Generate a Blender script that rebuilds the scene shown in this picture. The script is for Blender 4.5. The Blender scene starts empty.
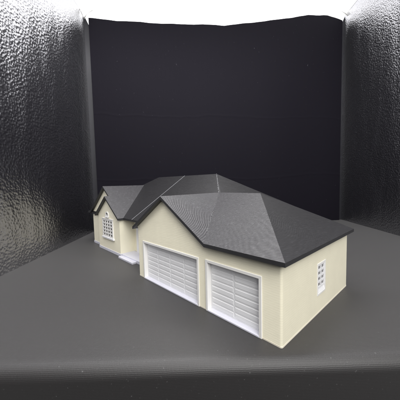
import bpy, bmesh, math, random
from mathutils import Vector, Matrix
from mathutils.geometry import tessellate_polygon
random.seed(7)
S = bpy.context.scene
COL = S.collection

# ------------------------------------------------------------------ camera
CX, CY, CZ = 0.2104, -0.1137, 0.0887
YAW, PITCH, ROLL, FPX = 0.8170, -0.0700, -0.0236, 241.0
fwd = Vector((-math.sin(YAW)*math.cos(PITCH), math.cos(YAW)*math.cos(PITCH), math.sin(PITCH)))
rt0 = Vector((math.cos(YAW), math.sin(YAW), 0)); up0 = rt0.cross(fwd)
cr, sr = math.cos(ROLL), math.sin(ROLL)
rt = cr*rt0 + sr*up0; up = -sr*rt0 + cr*up0
cam = bpy.data.cameras.new('camera'); co = bpy.data.objects.new('camera', cam); COL.objects.link(co)
M = Matrix((rt, up, -fwd)).transposed().to_4x4(); M.translation = Vector((CX, CY, CZ))
co.matrix_world = M
cam.sensor_width = 36; cam.lens = 36*FPX/400; cam.clip_start = 0.002; cam.clip_end = 20
S.camera = co
S.render.resolution_x = S.render.resolution_y = 1024

# ------------------------------------------------------------------ light
w = bpy.data.worlds.new('World'); S.world = w; w.use_nodes = True
w.node_tree.nodes['Background'].inputs[0].default_value = (0.93, 0.96, 1.0, 1)
w.node_tree.nodes['Background'].inputs[1].default_value = 0.03
S.view_settings.view_transform = 'Standard'; S.view_settings.look = 'None'
S.view_settings.exposure = 0.12; S.view_settings.gamma = 1
FX = Vector((-math.sin(YAW), math.cos(YAW), 0))      # box depth direction
RX = Vector((math.cos(YAW), math.sin(YAW), 0))       # box width direction
CAM0 = Vector((CX, CY, 0))
def boxpt(depth, side, z):
    return CAM0 + FX*depth + RX*side + Vector((0, 0, z))
def area(name, depth, side, z, sx, sy, power, aim, colr=(1, 1, 1)):
    l = bpy.data.lights.new(name, 'AREA'); l.shape = 'RECTANGLE'; l.size = sx; l.size_y = sy
    l.energy = power; l.color = colr
    o = bpy.data.objects.new(name, l); COL.objects.link(o)
    o.location = boxpt(depth, side, z)
    d = boxpt(*aim) - o.location
    zz_ = -d.normalized(); xx_ = (RX - zz_*RX.dot(zz_)).normalized(); yy_ = zz_.cross(xx_)
    o.rotation_euler = Matrix((xx_, yy_, zz_)).transposed().to_euler()
    return o
area('strip_lamp', 0.030, 0.0, 0.380, 0.42, 0.06, 1.0, (0.17, 0.0, 0.0), (1.0, 0.985, 0.97))
area('front_fill_lamp', -0.24, 0.15, 0.33, 0.35, 0.35, 3.1, (0.25, 0.0, 0.02), (1.0, 0.99, 0.97))  # added fill behind the camera, unseen; brightens the house walls from the front
area('ceiling_strip_lamp', 0.32, 0.0, 0.393, 0.40, 0.03, 1.2, (0.34, 0.001, 0.0), (1.0, 0.99, 0.98))
CEIL_EMIT = 1.7

# ------------------------------------------------------------------ materials
class NT:
    def __init__(s, name):
        s.m = bpy.data.materials.new(name); s.m.use_nodes = True
        s.t = s.m.node_tree; s.b = s.t.nodes['Principled BSDF']
        s.co = s.t.nodes.new('ShaderNodeTexCoord').outputs['Object']
    def n(s, ty, **kw):
        k = s.t.nodes.new(ty)
        for a, v in kw.items(): setattr(k, a, v)
        return k
    def l(s, a, b): s.t.links.new(a, b)
    def math(s, op, a, b=None, c=None):
        k = s.n('ShaderNodeMath', operation=op)
        for i, v in enumerate((a, b, c)):
            if v is None: continue
            if isinstance(v, (int, float)): k.inputs[i].default_value = v
            else: s.l(v, k.inputs[i])
        return k.outputs[0]
    def xyz(s, src=None):
        k = s.n('ShaderNodeSeparateXYZ'); s.l(src or s.co, k.inputs[0]); return k.outputs
    def noise(s, scale, detail=3, rough=.5, vec=None, dist=0):
        k = s.n('ShaderNodeTexNoise'); k.inputs['Scale'].default_value = scale
        k.inputs['Detail'].default_value = detail; k.inputs['Roughness'].default_value = rough
        k.inputs['Distortion'].default_value = dist
        s.l(vec or s.co, k.inputs['Vector']); return k.outputs[0]
    def scaled(s, v):
        k = s.n('ShaderNodeMapping'); k.inputs['Scale'].default_value = v; s.l(s.co, k.inputs[0]); return k.outputs[0]
    def ramp(s, fac, stops):
        k = s.n('ShaderNodeValToRGB'); e = k.color_ramp.elements
        while len(e) < len(stops): e.new(.5)
        for q, (p, c) in zip(e, stops):
            q.position = p; q.color = (*c, 1) if len(c) == 3 else c
        s.l(fac, k.inputs[0]); return k.outputs[0]
    def bump(s, h, strength, dist, prev=None):
        k = s.n('ShaderNodeBump'); k.inputs['Strength'].default_value = strength
        k.inputs['Distance'].default_value = dist; s.l(h, k.inputs['Height'])
        if prev is not None: s.l(prev, k.inputs['Normal'])
        return k.outputs[0]
    def set(s, base=None, rough=None, spec=None, normal=None, **kw):
        I = s.b.inputs
        for key, v in (('Base Color', base), ('Roughness', rough), ('Specular IOR Level', spec), ('Normal', normal)):
            if v is None: continue
            if isinstance(v, tuple): I[key].default_value = (*v, 1)
            elif isinstance(v, (int, float)): I[key].default_value = v
            else: s.l(v, I[key])
        for k, v in kw.items(): I[k].default_value = v
        return s.m

def mottled(t, c, amt, scale):
    n = t.noise(scale, 4, .6)
    a = tuple(x*(1-amt) for x in c); b = tuple(min(1, x*(1+amt)) for x in c)
    return t.ramp(n, [(.3, a), (.7, b)])

# cream siding: shallow clapboard courses plus the layer lines of the print
t = NT('cream_siding'); x = t.xyz()
saw = t.math('FRACT', t.math('MULTIPLY', x[2], 1/0.00134))
saw = t.math('POWER', t.math('SUBTRACT', 1.0, saw), 1.0)
nrm = t.n('ShaderNodeNewGeometry').outputs['Normal']; nx = t.xyz(nrm)
sidef = t.math('SUBTRACT', 1.0, t.math('MULTIPLY', t.math('ABSOLUTE', nx[0]), .93))
hgt = t.math('MULTIPLY', saw, sidef)
b1 = t.bump(hgt, .65, .00032)
b2 = t.bump(t.noise(1, 3, .6, t.scaled((250, 250, 5200))), .25, .00012, b1)
cream = t.set(mottled(t, (.77, .73, .58), .035, 60), .5, .35, b2)
cream.node_tree.nodes['Principled BSDF'].inputs['Subsurface Weight'].default_value = 0.0

def plastic(name, c, rough, amt=.02, zscale=4200, bs=.2, spec=.4):
    t = NT(name)
    b = t.bump(t.noise(1, 2, .5, t.scaled((300, 300, zscale))), bs, .0001)
    return t.set(mottled(t, c, amt, 90), rough, spec, b)
white = plastic('white_plastic', (.77, .77, .785), .42)
trim = plastic('off_white_trim', (.78, .77, .75), .42)
slabm = plastic('pale_lilac_plastic', (.62, .62, .69), .4)
glass = NT('window_pane').set((.05, .046, .045), .25, .5)
seamm = plastic('pale_seam_plastic', (.27, .27, .29), .35)
beadm = plastic('dark_bead_plastic', (.13, .13, .14), .4)
darkrim = plastic('black_plastic_edge', (.028, .028, .030), .4, .1)

def roof_mat(name, ua, ub, c0, ka, kb, bend, sw=1.0, al=1.0):
    """dark print with the curved tool-path ridges of its top layers; ua, ub are the plan axes of the slope"""
    t = NT(name); x = t.xyz()
    def lin(v, o):
        a = t.math('MULTIPLY', x[0], v[0]); b = t.math('MULTIPLY', x[1], v[1])
        return t.math('ADD', t.math('ADD', a, b), o)
    u = lin(ua, c0[0]); v = lin(ub, c0[1])
    wob = t.math('MULTIPLY', t.math('SUBTRACT', t.noise(40, 2, .5), .5), .0035)
    r2 = t.math('ADD', t.math('MULTIPLY', t.math('MULTIPLY', u, u), ka), t.math('MULTIPLY', t.math('MULTIPLY', v, v), kb))
    r = t.math('ADD', t.math('ADD', t.math('SQRT', t.math('ABSOLUTE', r2)), wob), t.math('MULTIPLY', t.math('MULTIPLY', u, v), bend))
    ring = t.math('SINE', t.math('MULTIPLY', r, 2*math.pi/.0014))
    lay = t.math('SINE', t.math('MULTIPLY', x[2], 2*math.pi/.00042))
    fine = t.noise(1500, 3, .6)
    vary = t.math('MULTIPLY', ring, t.math('ADD', .35, t.noise(70, 3, .6)))
    b = t.bump(vary, .55*sw, .00013)
    b = t.bump(lay, .30, .00005, b)
    b = t.bump(fine, .35, .00008, b)
    scr = t.noise(1, 2, .5, t.scaled((900, 260, 900)))
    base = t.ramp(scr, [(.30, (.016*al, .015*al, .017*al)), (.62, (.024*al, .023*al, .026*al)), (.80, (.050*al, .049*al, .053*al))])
    rg = t.math('ADD', .36, t.math('MULTIPLY', t.noise(300, 3, .6), .16))
    return t.set(base, rg, .45, b)
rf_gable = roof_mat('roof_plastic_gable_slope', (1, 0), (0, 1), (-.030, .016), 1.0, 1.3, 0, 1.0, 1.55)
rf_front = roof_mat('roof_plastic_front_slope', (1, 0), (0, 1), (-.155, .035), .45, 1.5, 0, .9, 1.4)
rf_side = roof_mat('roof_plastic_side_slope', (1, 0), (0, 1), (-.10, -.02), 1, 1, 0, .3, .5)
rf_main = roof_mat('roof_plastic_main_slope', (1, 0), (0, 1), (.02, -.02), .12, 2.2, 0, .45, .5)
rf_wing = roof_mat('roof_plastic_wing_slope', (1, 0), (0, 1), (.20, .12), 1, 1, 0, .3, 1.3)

# grey felt-like sheet with a fine diagonal weave
t = NT('grey_woven_cloth'); x = t.xyz()
k = 2*math.pi/.0010
ca, sa = math.cos(YAW+.75), math.sin(YAW+.75)
uvn = t.n('ShaderNodeUVMap'); uvn.uv_map = 'cloth'; ux = t.xyz(uvn.outputs[0])
p = t.math('ADD', t.math('MULTIPLY', ux[0], .78), t.math('MULTIPLY', ux[1], .62))
q = t.math('SUBTRACT', t.math('MULTIPLY', ux[0], .78), t.math('MULTIPLY', ux[1], .62))
jw = t.math('MULTIPLY', t.noise(260, 2, .6), .0004); p = t.math('ADD', p, jw); q = t.math('SUBTRACT', q, t.math('MULTIPLY', t.noise(240, 2, .6), .0004))
wv = t.math('MULTIPLY', t.math('SINE', t.math('MULTIPLY', p, k)), t.math('SINE', t.math('MULTIPLY', q, k)))
wv = t.math('ADD', wv, t.math('MULTIPLY', t.noise(1400, 3, .7), 1.6))
b = t.bump(wv, .24, .00013)
dust = t.noise(700, 2, .5)
base = t.ramp(dust, [(.0, (.020, .0187, .0193)), (.70, (.022, .0205, .0212)), (.745, (.045, .044, .045)), (.80, (.09, .09, .09))])
cloth = t.set(base, .52, .6, b)
cloth.node_tree.nodes['Principled BSDF'].inputs['Sheen Roughness'].default_value = .45
cloth.node_tree.nodes['Principled BSDF'].inputs['Sheen Weight'].default_value = .14

t = NT('black_backdrop_velvet')
sp = t.noise(420, 2, .5)
base = t.ramp(sp, [(.0, (.0045, .0038, .0070)), (.74, (.0051, .0043, .0078)), (.80, (.07, .07, .08))])
zz = t.xyz()[2]
def crease(z0, wd):
    q_ = t.math('DIVIDE', t.math('SUBTRACT', t.math('ADD', zz, t.math('MULTIPLY', t.noise(6, 3, .6), .03)), z0), wd)
    return t.math('POWER', 2.718, t.math('MULTIPLY', t.math('MULTIPLY', q_, q_), -1.0))
cs = t.math('ADD', crease(.237, .0022), crease(.113, .0022))
nb = t.bump(cs, .16, .0012, t.bump(t.noise(900, 3, .6), .3, .0003))
velvet = t.set(base, .8, .12, nb)

def wallmat(name, scale, strength, rough):
    t = NT(name)
    v = t.n('ShaderNodeTexVoronoi'); v.feature = 'SMOOTH_F1'; v.inputs['Scale'].default_value = scale
    v.inputs['Smoothness'].default_value = .55; t.l(t.co, v.inputs['Vector'])
    fine = t.noise(scale*2.2, 3, .6)
    h = t.math('ADD', v.outputs['Distance'], t.math('MULTIPLY', fine, .35))
    b = t.bump(h, strength, .0012)
    b = t.bump(t.noise(1, 2, .5, t.scaled((22, 22, 9))), .34, .012, b)
    base = t.ramp(t.noise(500, 2, .5), [(.3, (.43, .43, .455)), (.78, (.48, .48, .50)), (.82, (.68, .68, .69))])
    return t.set(base, rough, .5, b, Metallic=1.0)
emboss = wallmat('embossed_silver_foil', 350, .52, .27)
emboss2 = wallmat('embossed_silver_foil_fine', 420, .60, .28)
strip = NT('grey_wall_edge').set((.022, .022, .026), .45, .3)

t = NT('lit_white_diffuser')
ceilm = t.set((.85, .85, .85), .8, .2)
I = t.b.inputs; I['Emission Color'].default_value = (1, .995, 1, 1); I['Emission Strength'].default_value = CEIL_EMIT
white_cloth = NT('white_diffuser_cloth').set((.78, .78, .76), .8, .2)

# ------------------------------------------------------------------ mesh helpers
def link(name, bm, mat, parent=None, smooth=False, bev=0, recalc=True):
    if recalc: bmesh.ops.recalc_face_normals(bm, faces=bm.faces)
    me = bpy.data.meshes.new(name); bm.to_mesh(me); bm.free()
    for m in (mat if isinstance(mat, (list, tuple)) else [mat]): me.materials.append(m)
    if smooth:
        for f in me.polygons: f.use_smooth = True
    o = bpy.data.objects.new(name, me); COL.objects.link(o)
    if parent: o.parent = parent
    if bev:
        d = o.modifiers.new('soft_edges', 'BEVEL'); d.width = bev; d.segments = 2; d.limit_method = 'ANGLE'
        d.angle_limit = math.radians(40)
    return o
def box(bm, x0, x1, y0, y1, z0, z1):
    v = [bm.verts.new((x, y, z)) for x in (x0, x1) for y in (y0, y1) for z in (z0, z1)]
    for f in ((0, 1, 3, 2), (4, 6, 7, 5), (0, 4, 5, 1), (2, 3, 7, 6), (0, 2, 6, 4), (1, 5, 7, 3)):
        bm.faces.new([v[i] for i in f])
def prism(bm, loops, f0, f1):
    """loops: outline plus holes as 2-D lists; f0, f1 map a 2-D point to the two end planes"""
    tris = tessellate_polygon([[Vector((a, b, 0)) for a, b in lp] for lp in loops])
    pts = [p for lp in loops for p in lp]
    A = [bm.verts.new(f0(*p)) for p in pts]; B = [bm.verts.new(f1(*p)) for p in pts]
    for tr in tris:
        bm.faces.new([A[i] for i in tr]); bm.faces.new([B[i] for i in reversed(tr)])
    k = 0
    for lp in loops:
        n = len(lp)
        for i in range(n):
            j = (i+1) % n
            bm.faces.new((A[k+i], A[k+j], B[k+j], B[k+i]))
        k += n
def slab(bm, faces, t):
    """roof sheet: top faces, the same faces t lower, and the edge faces between them; returns nothing"""
    key = {}
    def V(p):
        q = tuple(round(c, 6) for c in p)
        if q not in key: key[q] = (bm.verts.new(p), bm.verts.new((p[0], p[1], p[2]-t)))
        return key[q]
    cnt = {}
    for f in faces:
        pts, mi = f
        vs = [V(p) for p in pts]
        a = bm.faces.new([v[0] for v in vs]); a.material_index = mi
        c = bm.faces.new([v[1] for v in reversed(vs)]); c.material_index = 5
        for i in range(len(vs)):
            p, q = vs[i], vs[(i+1) % len(vs)]
            e = frozenset((id(p[0]), id(q[0]))); cnt.setdefault(e, []).append((p, q))
    for e, L in cnt.items():
        if len(L) == 1:
            p, q = L[0]; g = bm.faces.new((p[0], p[1], q[1], q[0])); g.material_index = 5
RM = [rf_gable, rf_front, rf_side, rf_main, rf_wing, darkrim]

# ------------------------------------------------------------------ the model's measures (metres)
W, D, He, T, o_ = .150, .1091, .0458, .0482, .0037
t_ = T - He
xv, Hp, y3, x3 = .0957, .0788, .0668, .0945
px_ = (xv-o_)/2; m = .62
X1, Y1, H1 = px_-.0329, y3+.0329, .0992
X2, XS, YE = -.1099, -.0465, .0181
xl, pl, Hl, yb1, yb2, w2 = -.0681, -.1239, .0875, .0165, .0108, .0374
ml = (Hl-T)/(xl-pl)
YB = 2*Y1 - YE
XR = X1 + (H1-T)/m; XLm = X2 - (H1-T)/m

house = bpy.data.objects.new('model_house', None); COL.objects.link(house)
house['label'] = 'cream model house with dark grey hipped roof and two white garage doors on grey cloth'
house['category'] = 'model house'

# ------------------------------------------------------------------ garage block
def rounded(x0, x1, y0, y1, r, n=5):
    P = []
    for cx, cy, a0 in ((x1-r, y0+r, -90), (x1-r, y1-r, 0), (x0+r, y1-r, 90), (x0+r, y0+r, 180)):
        for i in range(n+1):
            a = math.radians(a0 + 90*i/n); P.append((cx+r*math.cos(a), cy+r*math.sin(a)))
    return P
def cut(obj, boxes):
    for b in boxes:
        bm = bmesh.new(); box(bm, *b); c = link('cutter', bm, white)
        md = obj.modifiers.new('opening', 'BOOLEAN'); md.object = c; md.operation = 'DIFFERENCE'; md.solver = 'EXACT'
        dg = bpy.context.evaluated_depsgraph_get()
        me = bpy.data.meshes.new_from_object(obj.evaluated_get(dg))
        obj.modifiers.clear(); obj.data = me
        bpy.data.objects.remove(c)

DOORS = ((.0096, .0866, .0360, 4), (.0935, .1381, .0363, 2))
WIN = (.0465, .0608, .0124, .0342)
bm = bmesh.new()
prism(bm, [rounded(0, W, 0, D, .0013)], lambda a, b: (a, b, .0002), lambda a, b: (a, b, He+.0012))
gw = link('garage_wall', bm, cream, house)
cut(gw, [(d[0]+.0004, d[1]-.0004, -.002, .0034, -.001, d[2]-.0004) for d in DOORS] +
        [(W-.0048, W+.002, WIN[0]+.0004, WIN[1]-.0004, WIN[2]+.0004, WIN[3]-.0004)])
# gable triangle above the wall, under the roof slopes
bm = bmesh.new()
gz = lambda x: min(T + m*(x+o_), T + m*(xv-x)) - t_ + .0012
prism(bm, [[(.0002, He+.0012), (.0942, He+.0012), (px_, gz(px_)), (.0002, gz(.0))]],
      lambda a, b: (a, 0, b), lambda a, b: (a, .004, b))
me2 = bpy.data.meshes.new('tmp'); bmesh.ops.recalc_face_normals(bm, faces=bm.faces); bm.to_mesh(me2); bm.free()
bm = bmesh.new(); bm.from_mesh(gw.data); bm.from_mesh(me2); bm.to_mesh(gw.data); bm.free()
# pale base line of the garage print
bm = bmesh.new()
prism(bm, [rounded(-.0001, W+.0001, -.0001, D+.0001, .0013)], lambda a, b: (a, b, 0), lambda a, b: (a, b, .0009))
gf = link('foundation', bm, plastic('cream_base_plastic', (.74, .69, .58), .45), house)
cut(gf, [(d[0]+.0004, d[1]-.0004, -.002, .0034, -.001, .01) for d in DOORS])

for x0, x1, zt, nc in DOORS:
    fw = .0018
    bm = bmesh.new()
    prism(bm, [[(x0+fw, 0), (x0+fw, zt-fw), (x1-fw, zt-fw), (x1-fw, 0), (x1, 0), (x1, zt), (x0, zt), (x0, 0)]],
          lambda a, b: (a, -.0007, b), lambda a, b: (a, .0031, b))
    # the door leaf: flat panel with raised rectangular fields
    ix0, ix1, iz0, iz1 = x0+fw, x1-fw, .0012, zt-fw
    dl = bmesh.new(); box(dl, ix0-.0003, ix1+.0003, .0031, .0039, iz0-.0008, iz1+.0004)
    door = link('garage_door', dl, white, house)
    link('door_frame', bm, trim, door, bev=.00012)
    pw = (ix1-ix0-.0008)/nc; ph = (iz1-iz0-.0006)/8
    pn = bmesh.new()
    for r in range(8):
        for c in range(nc):
            a0 = ix0+.0004+c*pw+.0006; a1 = a0+pw-.0012
            z0 = iz0+.0003+r*ph+.00045; z1 = z0+ph-.0009
            e = .0003
            P = [pn.verts.new(q) for q in ((a0, .0031, z0), (a1, .0031, z0), (a1, .0031, z1), (a0, .0031, z1),
                 (a0+e, .00290, z0+e), (a1-e, .00290, z0+e), (a1-e, .00290, z1-e), (a0+e, .00290, z1-e))]
            for f in ((4, 5, 6, 7), (0, 1, 5, 4), (1, 2, 6, 5), (2, 3, 7, 6), (3, 0, 4, 7)):
                pn.faces.new([P[i] for i in f])
    link('raised_panels', pn, white, door)
    bm = bmesh.new(); box(bm, x0+fw, x1-fw, -.0009, .0031, 0, .0011)
    link('threshold', bm, slabm, door, bev=.0002)

# side window, sunk in the wall over a sloping sill
y0, y1, z0, z1 = WIN
fw = .0013
bm = bmesh.new()
prism(bm, [[(y0, z0), (y1, z0), (y1, z1), (y0, z1)], [(y0+fw, z0+fw), (y0+fw, z1-fw), (y1-fw, z1-fw), (y1-fw, z0+fw)]],
      lambda a, b: (W+.0003, a, b), lambda a, b: (W-.0046, a, b))
swin = link('side_window', bm, trim, house, bev=.00012)
bm = bmesh.new(); box(bm, W-.0046, W-.0009, y0+.0004, y1-.0004, z0+.0004, z1-.0004)
link('pane', bm, glass, swin)
bm = bmesh.new(); ya, yb, za, zb = y0+fw, y1-fw, z0+.0046, z1-fw
hy = [ya, (ya+yb)/2-.0006, (ya+yb)/2+.0006, yb]; nz = 4
holes = []
cw = (yb-ya-.0022-.0016)/2; ch = (zb-za-.0018-.0012*3)/4
for i in range(2):
    for j in range(4):
        a = ya+.0011+i*(cw+.0016); c = za+.0009+j*(ch+.0012)
        holes.append([(a, c), (a, c+ch), (a+cw, c+ch), (a+cw, c)])
prism(bm, [[(ya, za), (yb, za), (yb, zb), (ya, zb)]]+holes, lambda a, b: (W-.0001, a, b), lambda a, b: (W-.0012, a, b))
link('sash', bm, white, swin)
bm = bmesh.new()
prism(bm, [[(W-.0046, z0+.0004), (W-.0002, z0+.0004), (W+.0001, z0+fw+.0003), (W-.0008, za+.0001), (W-.0046, za+.0001)]],
      lambda a, b: (a, ya, b), lambda a, b: (a, yb, b))
link('sill', bm, white, swin)

# ------------------------------------------------------------------ living block
bm = bmesh.new()
ow = o_
bx0, bx1 = xl-2*w2+ow, xl-ow      # bay
wx0 = 2*pl-xl+ow                  # wing, left end
yw1, yw2, yd = yb1+ow, yb2+ow, .0335
FH = .0035
foot = [(bx0, yw2), (bx1, yw2), (bx1, yd), (-.0002, yd), (-.0002, .1080), (.085, .1092), (.085, YB-ow), (wx0, YB-ow), (wx0, yw1), (bx0, yw1)]
prism(bm, [foot], lambda a, b: (a, b, FH), lambda a, b: (a, b, He+.001))
hw = link('house_wall', bm, cream, house)
def gable_piece(bm, xr, xp, yA, yB2):
    z = lambda x: T + ml*(xl-x) - t_ + .0012 if x >= xp else T + ml*(x-(2*xp-xl)) - t_ + .0012
    xL = 2*xp - xl + ow
    prism(bm, [[(xL, He+.001), (xr, He+.001), (xr, z(xr)), (xp, z(xp)), (xL, z(xL))]],
          lambda a, b: (a, yA, b), lambda a, b: (a, yB2, b))
bmg = bmesh.new()
gable_piece(bmg, bx1, xl-w2, yw2, yw2+.003)
gable_piece(bmg, bx1-.0004, pl, yw1, yw1+.003)
bmesh.ops.recalc_face_normals(bmg, faces=bmg.faces); bmg.to_mesh(me2); bmg.free()
bm = bmesh.new(); bm.from_mesh(hw.data); bm.from_mesh(me2); bm.to_mesh(hw.data); bm.free()
bm = bmesh.new()
g = .0006
fo2 = [(bx0-g, yw2-g), (bx1+g, yw2-g), (bx1+g, yd+g), (-.0004, yd+g), (-.0004, .1080), (.0854, .1096), (.0854, YB-ow+g), (wx0-g, YB-ow+g), (wx0-g, yw1-g), (bx0-g, yw1-g)]
prism(bm, [fo2], lambda a, b: (a, b, 0), lambda a, b: (a, b, FH))
link('foundation', bm, slabm, house, bev=.0002)
# porch: a slab in the recess and one lower step
bm = bmesh.new(); prism(bm, [rounded(bx1+g+.0002, -.0008, .0152, yd, .0008, 3)], lambda a, b: (a, b, 0), lambda a, b: (a, b, .0033))
porch = link('porch', bm, slabm, house, bev=.00025)
bm = bmesh.new(); prism(bm, [rounded(bx1+.0022, -.0335, .0098, .0154, .0012, 4)], lambda a, b: (a, b, 0), lambda a, b: (a, b, .0019))
link('porch_step', bm, slabm, porch, bev=.0003)
# front door in the recess
bm = bmesh.new(); box(bm, -.0560, -.0380, yd-.0006, yd+.001, .0033, .0400)
fd = link('front_door', bm, white, house)
bm = bmesh.new()
prism(bm, [[(-.0560, .0033), (-.0560, .0400), (-.0380, .0400), (-.0380, .0033), (-.0355, .0033), (-.0355, .0425), (-.0640, .0425), (-.0640, .0033)]],
      lambda a, b: (a, yd-.0012, b), lambda a, b: (a, yd+.001, b))
link('door_frame', bm, white, fd)
bm = bmesh.new()
for zz0, zz1 in ((.006, .019), (.021, .037)):
    for xa in (-.0545, -.0465): box(bm, xa, xa+.0065, yd-.0011, yd-.0006, zz0, zz1)
link('raised_panels', bm, white, fd)

# bay window
x0, x1, z0, z1 = -.1228, -.0895, .0192, .0440
yf = yw2
bm = bmesh.new(); holes = []
fl, ft, mw, mh = .0026, .0022, .0019, .0015
cw = (x1-x0-2*fl-3*mw)/4; ch = (z1-z0-2*ft-4*mh)/5
for i in range(4):
    for j in range(5):
        a = x0+fl+i*(cw+mw); c = z0+ft+j*(ch+mh)
        holes.append([(a, c), (a, c+ch), (a+cw, c+ch), (a+cw, c)])
prism(bm, [[(x0, z0), (x1, z0), (x1, z1), (x0, z1)]]+holes, lambda a, b: (a, yf-.0012, b), lambda a, b: (a, yf+.0003, b))
bw = link('bay_window', bm, trim, house)
bm = bmesh.new(); box(bm, x0+.001, x1-.001, yf-.0004, yf+.0006, z0+.001, z1-.001); link('pane', bm, glass, bw)
bm = bmesh.new(); box(bm, x0-.0018, x1+.0018, yf-.0021, yf+.0003, z0-.0018, z0+.0004); link('sill', bm, white, bw, bev=.0002)
bm = bmesh.new(); box(bm, x0-.0006, x1+.0006, yf-.0016, yf+.0003, z1-.0004, z1+.0008); link('head', bm, trim, bw, bev=.0002)
# round-headed gable vent
cxv, czv = -.1068, .0489
def arc(r, a0, a1, n): return [(cxv+r*math.cos(math.radians(a0+(a1-a0)*i/n)), czv+r*math.sin(math.radians(a0+(a1-a0)*i/n))) for i in range(n+1)]
bm = bmesh.new()
outer = arc(.0050, -8, 188, 16)+[(cxv-.0050, czv-.0022), (cxv+.0050, czv-.0022)]
inner = arc(.0037, 180, 0, 10)
prism(bm, [outer, inner], lambda a, b: (a, yf-.0013, b), lambda a, b: (a, yf+.0003, b))
vent = link('gable_vent', bm, trim, house)
bm = bmesh.new(); prism(bm, [arc(.0041, 180, 0, 10)], lambda a, b: (a, yf-.0003, b), lambda a, b: (a, yf+.0004, b))
link('opening', bm, NT('vent_opening').set((.03, .028, .025), .6), vent)
bm = bmesh.new()
for zz in (.0004,): box(bm, cxv-.0024, cxv+.0012, yf-.0009, yf-.0002, czv+zz, czv+zz+.0005)
box(bm, cxv-.0047, cxv+.0047, yf-.0021, yf+.0002, czv-.0028, czv-.0018)
link('louvre', bm, white, vent)

# ------------------------------------------------------------------ roofs
P1 = (X1, Y1, H1); P2 = (px_, y3, Hp); P3 = (x3, y3, Hp)
bm = bmesh.new()
slab(bm, [
    ([(-o_, -o_, T), (px_, -o_, Hp), P2, (-o_, YE, T)], 0),
    ([(px_, -o_, Hp), (xv, -o_, T), P2], 0),
    ([(xv, -o_, T), (W+o_, -o_, T), P3, P2], 1),
    ([(W+o_, -o_, T), (W+o_, D+o_, T), P3], 2),
    ([P3, (W+o_, D+o_, T), (px_, D+o_, T), P2], 1),
    ([(XS, YE, T), (-o_, YE, T), P2, P1, (XS, Y1, H1)], 3)], t_)
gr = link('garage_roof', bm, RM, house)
bm = bmesh.new()
m3 = (H1-T)/(Y1-YE)
slab(bm, [
    ([P1, (px_+.0012, y3-.0012, Hp-.0016), (XR, YE+.006, T+.0005), (XR, YB, T)], 2),
    ([P1, (XR, YB, T), (XLm, YB, T), (X2, Y1, H1)], 3),
    ([(XS-.0003, YE, T), (XS-.0003, Y1, H1), (X2, Y1, H1), (XLm, YE, T)], 3),
    ([(X2, Y1, H1), (XLm, YB, T), (XLm, YE, T)], 2)], t_)
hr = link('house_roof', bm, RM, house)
# wing gables
xp2 = xl-w2; Hb = T+ml*w2
yv = YE + (Hl-T)/m
bm = bmesh.new()
slab(bm, [
    ([(xl, yb2, T), (xl, YE, T), (pl, yv, Hl), (pl, yb1, Hl), (xp2, yb1, Hb), (xp2, yb2, Hb)], 4),
    ([(xp2, yb2, Hb), (xp2, yb1, Hb), (xp2, yb1+.003, Hb), (xl-2*w2, yb1+.003, T), (xl-2*w2, yb2, T)], 4),
    ([(pl, yb1, Hl), (pl, yv, Hl), (pl, yv+.012, Hl-.002), (2*pl-xl, .10, T), (2*pl-xl, yb1, T)], 4)], t_)
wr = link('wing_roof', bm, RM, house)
# small eave over the entry between wing and garage joins the two; the light joint of the two printed pieces
bm = bmesh.new()
n = 40
for i in range(n):
    a = i/n; b2 = (i+1)/n
    P = []
    for s, sx in ((a, -1), (a, 1), (b2, 1), (b2, -1)):
        jj = .00008*math.sin(s*70)
        P.append((XS+sx*.00022+jj, YE+(Y1-YE)*s, T+(H1-T)*s+.00022))
    vs = [bm.verts.new(q) for q in P]; ws = [bm.verts.new((q[0], q[1], q[2]-.0008)) for q in P]
    bm.faces.new(vs)
    for k2 in range(4): bm.faces.new((vs[k2], ws[k2], ws[(k2+1) % 4], vs[(k2+1) % 4]))
link('joint_line', bm, seamm, gr)
# ragged beads of plastic along hip and valley
def bead(A, B, r, jit, n=46, gap=.25):
    bm = bmesh.new(); A = Vector(A); B = Vector(B)
    for i in range(n):
        if random.random() < gap: continue
        s = (i+random.random()*.6)/n; c = A.lerp(B, s)+Vector((random.uniform(-jit, jit), random.uniform(-jit, jit), .0001))
        rr = r*random.uniform(.5, 1.3)
        q = bmesh.ops.create_icosphere(bm, subdivisions=1, radius=rr)
        d = (B-A).normalized(); rot = d.to_track_quat('X', 'Z').to_matrix()
        for v in q['verts']:
            v.co = c + rot @ Vector((v.co.x*random.uniform(1.6, 2.6), v.co.y, v.co.z*.6))
    return bm
link('print_ridge', bead(P1, P2, .00042, .00015, 40, .1), beadm, gr)
link('print_ridge', bead(P2, (xv-.001, -o_+.001, T+.0006), .00028, .0004, 60, .4), beadm, gr)

# ------------------------------------------------------------------ photo box
BL = Vector((-.2722, .0559, 0)); BR = Vector((.0355, .4826, 0))
ld = Vector((.158, -.143, 0)).normalized(); rd = Vector((.076, -.078, 0)).normalized()
def struct(o): o['kind'] = 'structure'; return o
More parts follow.
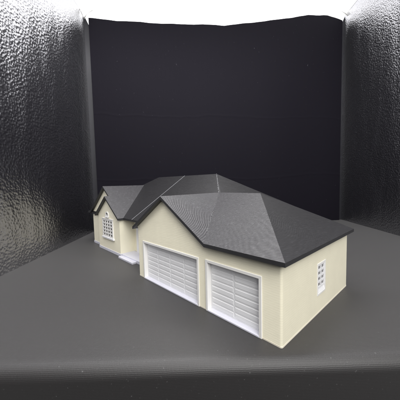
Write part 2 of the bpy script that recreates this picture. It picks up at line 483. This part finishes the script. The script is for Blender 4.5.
# floor cloth: one sheet, rolled over the front edge and hanging down
EA = Vector((.0588, -.1094, 0)); EB = Vector((.1934, .0356, 0)); ed = (EB-EA).normalized()
bk = Vector((-ed.y, ed.x, 0))
Z0 = -.00005
prof = [(.80, 0), (.55, 0), (.3, 0), (.2, 0), (.12, 0), (.06, 0), (.03, 0), (.012, 0.0), (.0065, 0.0)]
R_ = .0068
for i in range(1, 13):
    a = math.radians(90*i/12); prof.append((-R_*math.sin(a)+.0042, -R_*(1-math.cos(a))))
for i in range(1, 14): prof.append((-R_+.0042+.0006*math.sin(i*1.3), -R_-.022*i))
bm = bmesh.new(); rows = []
NS = 90
for k2 in range(NS+1):
    s = -.75+1.5*k2/NS
    rows.append([])
    for d, z in prof:
        wv = (.0007*math.sin(s*13)+.0002*math.sin(s*41+1)) if d < .01 else 0
        p = (EA+EB)/2+ed*s+bk*(d+wv); rows[-1].append(bm.verts.new((p.x, p.y, z+Z0)))
for a, b in zip(rows, rows[1:]):
    for i in range(len(a)-1): bm.faces.new((a[i], b[i], b[i+1], a[i+1]))
uvl = bm.loops.layers.uv.new('cloth'); arcs = [0]
for (d0, z0_), (d1, z1_) in zip(prof, prof[1:]): arcs.append(arcs[-1]+math.hypot(d1-d0, z1_-z0_))
vuv = {v: (1.5*a/NS, arcs[b]-arcs[6]) for a, rw in enumerate(rows) for b, v in enumerate(rw)}
for f in bm.faces:
    for lp in f.loops: lp[uvl].uv = vuv[lp.vert]
fl = struct(link('floor', bm, cloth, smooth=True))

def sheet(name, A, B, z0, z1, th, mat, nseg=1, wave=0, topf=None):
    """upright panel from A to B with real thickness th behind it"""
    d = (B-A).normalized(); nrm_ = Vector((-d.y, d.x, 0)); bm = bmesh.new(); F = []; K = []
    for i in range(nseg+1):
        s = i/nseg; p = A.lerp(B, s)+nrm_*(wave*math.sin(s*9)+wave*.5*math.sin(s*23+1))
        zt = topf(s) if topf else z1
        col = []; col2 = []
        for j in range(9):
            z = z0+(zt-z0)*j/8
            col.append(bm.verts.new((p.x, p.y, z))); col2.append(bm.verts.new((p.x+nrm_.x*th, p.y+nrm_.y*th, z)))
        F.append(col); K.append(col2)
    for i in range(nseg):
        for j in range(8):
            bm.faces.new((F[i][j], F[i+1][j], F[i+1][j+1], F[i][j+1])); bm.faces.new((K[i][j], K[i][j+1], K[i+1][j+1], K[i+1][j]))
        bm.faces.new((F[i][8], F[i+1][8], K[i+1][8], K[i][8])); bm.faces.new((F[i][0], K[i][0], K[i+1][0], F[i+1][0]))
    for i in (0, nseg):
        for j in range(8): bm.faces.new((F[i][j], F[i][j+1], K[i][j+1], K[i][j]))
    return struct(link(name, bm, mat, smooth=False))
sheet('wall_left', BL+ld*.41, BL, -.004, .4035, .004, emboss)
sheet('wall_right', BR, BR+rd*.41, -.004, .4335, .004, emboss2)
bd = (BR-BL).normalized(); bn = Vector((bd.y, -bd.x, 0))
sheet('back_wall', BL-bd*.002, BR+bd*.002, -.004, .392, .004, strip, 4, 0, lambda s: .396+.032*s)
def top(s):
    pts = [(0, .3955), (.1, .3935), (.25, .3935), (.5, .3955), (.7, .412), (.85, .428), (.93, .430), (1, .421)]
    for (a, va), (b, vb) in zip(pts, pts[1:]):
        if s <= b: return va+(vb-va)*(s-a)/(b-a)+.0004*math.sin(s*47)+.0002*math.sin(s*111)
    return pts[-1][1]
sheet('backdrop', BL+bd*.0095+bn*.006, BR-bd*.009+bn*.006, -.002, .4, .0012, velvet, 60, .0012, top)

# ceiling: glowing white diffuser cloth, sagging behind the backdrop
bm = bmesh.new(); rows = []
for i in range(25):
    s = i/24; row = []
    for j in range(22):
        u = (j/21)**1.6                      # 0 back .. 1 front
        A = BL+ld*(.41*u); B = BR+rd*(.41*u)
        p = A.lerp(B, s)
        z = .404+(.4345-.404)*s
        if j == 0 and 0 < i < 24: z -= .050
        wob = .002*math.sin(s*31+u*5)*math.sin(u*17)
        row.append(bm.verts.new((p.x, p.y, z+(wob if 0 < i < 24 else 0))))
    rows.append(row)
for a, b in zip(rows, rows[1:]):
    for j in range(21): bm.faces.new((a[j], b[j], b[j+1], a[j+1]))
struct(link('ceiling', bm, ceilm, smooth=True))

# loose corners of the diffuser cloth hanging over the backdrop
for nm, P in (('diffuser_flap', [BR+bd*.002+Vector((0,0,.424)), BR-bd*.030+Vector((0,0,.438)), BR+bd*.006+Vector((0,0,.440))]),
              ('diffuser_flap', [BL+bd*.004+Vector((0,0,.390)), BL-bd*.006+Vector((0,0,.412)), BL+bd*.022+Vector((0,0,.404))])):
    bm = bmesh.new(); A, B, C_ = [p+bn*.012 for p in P]; rows = []
    for i in range(9):
        u = i/8; row = []
        for j in range(9):
            v = j/8; p = A.lerp(B.lerp(C_, v), u)+bn*(.003*math.sin(v*7+u*2))
            row.append(bm.verts.new(p))
        rows.append(row)
    for a, b in zip(rows, rows[1:]):
        for j in range(8): bm.faces.new((a[j], b[j], b[j+1], a[j+1]))
    bmesh.ops.remove_doubles(bm, verts=bm.verts, dist=1e-5)
    o = struct(link(nm, bm, white_cloth, smooth=True)); d = o.modifiers.new('thick', 'SOLIDIFY'); d.thickness = .0006
